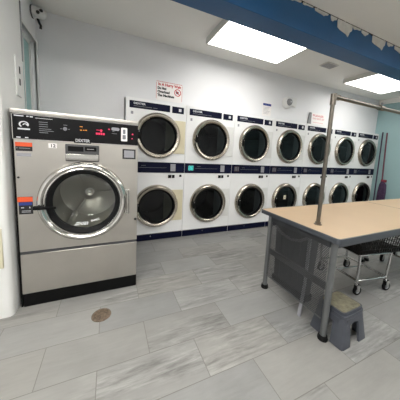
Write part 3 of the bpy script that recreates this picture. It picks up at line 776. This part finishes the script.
# ------------------------------------------------------------------ wire laundry carts
def cart(x, y, rz, label):
    t = thing('laundry_cart', label, 'laundry cart', (x, y, 0), 'wheeled wire laundry carts under the tables', rz)
    W2, D2 = .195, .225
    for sx in (-1, 1):
        for sy in (-1, 1):
            px, py = sx*W2, sy*D2
            c = part('caster', M_rubber, t, lambda b: lathe(b, [(.028, -.012), (.042, -.012), (.047, -.007), (.047, .007), (.042, .012), (.028, .012)], (px+.02, py, .047), 'Y', 28, True))
            part('wheel_hub', M_greylbl, c, lambda b: lathe(b, [(0, -.010), (.0285, -.010), (.0285, .010), (0, .010)], (px+.02, py, .047), 'Y', 24))
            part('caster_fork', M_chrome, c, lambda b: (bx(b, px-.004, px+.032, py-.020, py-.016, .04, .105), bx(b, px-.004, px+.032, py+.016, py+.020, .04, .105), bx(b, px-.008, px+.036, py-.020, py+.020, .105, .112), tube(b, [(px+.008, py, .112), (px, py, .15)], .009, 10)))
            part('cart_leg', M_chrome, t, lambda b: tube(b, [(px, py, .135), (px*1.04, py*1.02, .415)], .0125, 12))
    def frame(b):
        for z, k in ((.15, 1.0), (.415, 1.04)):
            X, Y = W2*k, D2*(1+(k-1)/2)
            tube(b, [(p[0], p[1], z) for p in rrect(-X, X, -Y, Y, .02, 3)], .0105, 10, True)
        tube(b, [(-W2, 0, .15), (W2, 0, .15)], .006, 8)
    part('cart_frame', M_chrome, t, frame)
    # basket of black wires
    bw0, bw1, bd0, bd1, z0, z1 = .235, .275, .245, .27, .432, .70
    def basket(b):
        N = 7
        for k in range(N):
            f = k/(N-1); X = bw0+(bw1-bw0)*f; Y = bd0+(bd1-bd0)*f; z = z0+(z1-z0)*f
            tube(b, [(p[0]*(1+.6*(p[0] > 0)), p[1], z) for p in rrect(-X, X, -Y, Y, .03, 3)], .006 if k in (0, N-1) else .0035, 6, True)
        m = 22
        for k in range(m+1):
            u = -1+2*k/m; q = 1+.6*(u > 0)
            for sy in (-1, 1): tube(b, [(u*q*(bw0-.02), sy*bd0, z0), (u*q*(bw1-.02), sy*bd1, z1)], .0035, 5)
            for sx in (-1, 1.6): tube(b, [(sx*bw0, u*(bd0-.02), z0), (sx*bw1, u*(bd1-.02), z1)], .003, 5)
            tube(b, [(u*q*(bw0-.01), -bd0, z0), (u*q*(bw0-.01), bd0, z0)], .0045, 5)
            tube(b, [(-bw0, u*(bd0-.01), z0), (bw0*1.6, u*(bd0-.01), z0)], .0045, 5)
    part('wire_basket', M_wirek, t, basket, 60)
    return t
cart(2.165, -1.69, math.radians(-9), 'wheeled cart with black wire basket and chrome frame under the folding table, nearest the stool')
cart(3.25, -1.78, math.radians(4), 'wheeled cart with black wire basket under the second table, farther right')

# ------------------------------------------------------------------ broom and mop by the right wall
t = thing('mop', 'maroon-handled mop leaning by the teal wall with a dark head of loose strings', 'mop', (5.60, -.262, 0))
part('handle', M_maroon, t, lambda b: tube(b, [(.0, .02, .50), (.045, .105, 2.01)], .014, 12))
def mophead(b):
    rnd = random.Random(9)
    for k in range(34):
        a = 2*PI*k/34; r = rnd.uniform(.03, .07); h = rnd.uniform(.40, .55)
        p0 = Vector((.005, .03, .90)); px = -.02+math.cos(a)*r*.8; py = -.0+math.sin(a)*r*1.3
        px = min(px, .03)
        tube(b, [p0, (px*.8, py*.8, .80), (px, py, .62), (px, py*1.05, .62-h*.7)], [.012, .015, .016, .013], 6)
part('mop_strings', M_mop, t, mophead, 60)
part('mop_clamp', M_mopr, t, lambda b: bx(b, -.02, .03, -.045, .055, .86, .92, .008, 2))
t = thing('broom', 'dark violet-handled broom standing against the last dryer beside the mop', 'broom', (5.60, -.10, 0))
part('handle', M_violet, t, lambda b: tube(b, [(-.005, -.02, .30), (.046, .03, 2.03)], .013, 12))
part('broom_head', M_mopr, t, lambda b: bx(b, -.035, .03, -.06, .06, .24, .31, .01, 2))
def bristle(b):
    rnd = random.Random(4)
    for k in range(60):
        x = rnd.uniform(-.03, .025); y = rnd.uniform(-.05, .05)
        tube(b, [(x, y, .24), (x*1.2, y*1.05-.002, .002)], .004, 5)
part('bristles', M_mop, t, bristle, 60)

# ------------------------------------------------------------------ camera
cam = bpy.data.cameras.new('camera'); co = bpy.data.objects.new('camera', cam); COL.objects.link(co)
yaw, pitch, roll, F, PX, PY = .4255, -.1241, .0533, 210.28, 203.93, 179.6
f = Vector((math.sin(yaw)*math.cos(pitch), math.cos(yaw)*math.cos(pitch), math.sin(pitch)))
r = Vector((math.cos(yaw), -math.sin(yaw), 0)); u = r.cross(f)
r2 = r*math.cos(roll)+u*math.sin(roll); u2 = -r*math.sin(roll)+u*math.cos(roll)
m = Matrix((r2, u2, -f)).transposed().to_4x4(); m.translation = Vector((-.2739, -3.004, 1.3113))
co.matrix_world = m
cam.sensor_width = 36; cam.sensor_fit = 'HORIZONTAL'; cam.lens = F/400*36
cam.shift_x = (200-PX)/400; cam.shift_y = -(200-PY)/400; cam.clip_start = .05
SC.camera = co

w = bpy.data.worlds.new('world'); SC.world = w; w.use_nodes = True
w.node_tree.nodes['Background'].inputs[0].default_value = (.5, .5, .5, 1); w.node_tree.nodes['Background'].inputs[1].default_value = .3
SC.view_settings.view_transform = 'Standard'; SC.view_settings.look = 'None'; SC.view_settings.gamma = 1
SC.view_settings.use_curve_mapping = False
SC.view_settings.exposure = 0.95
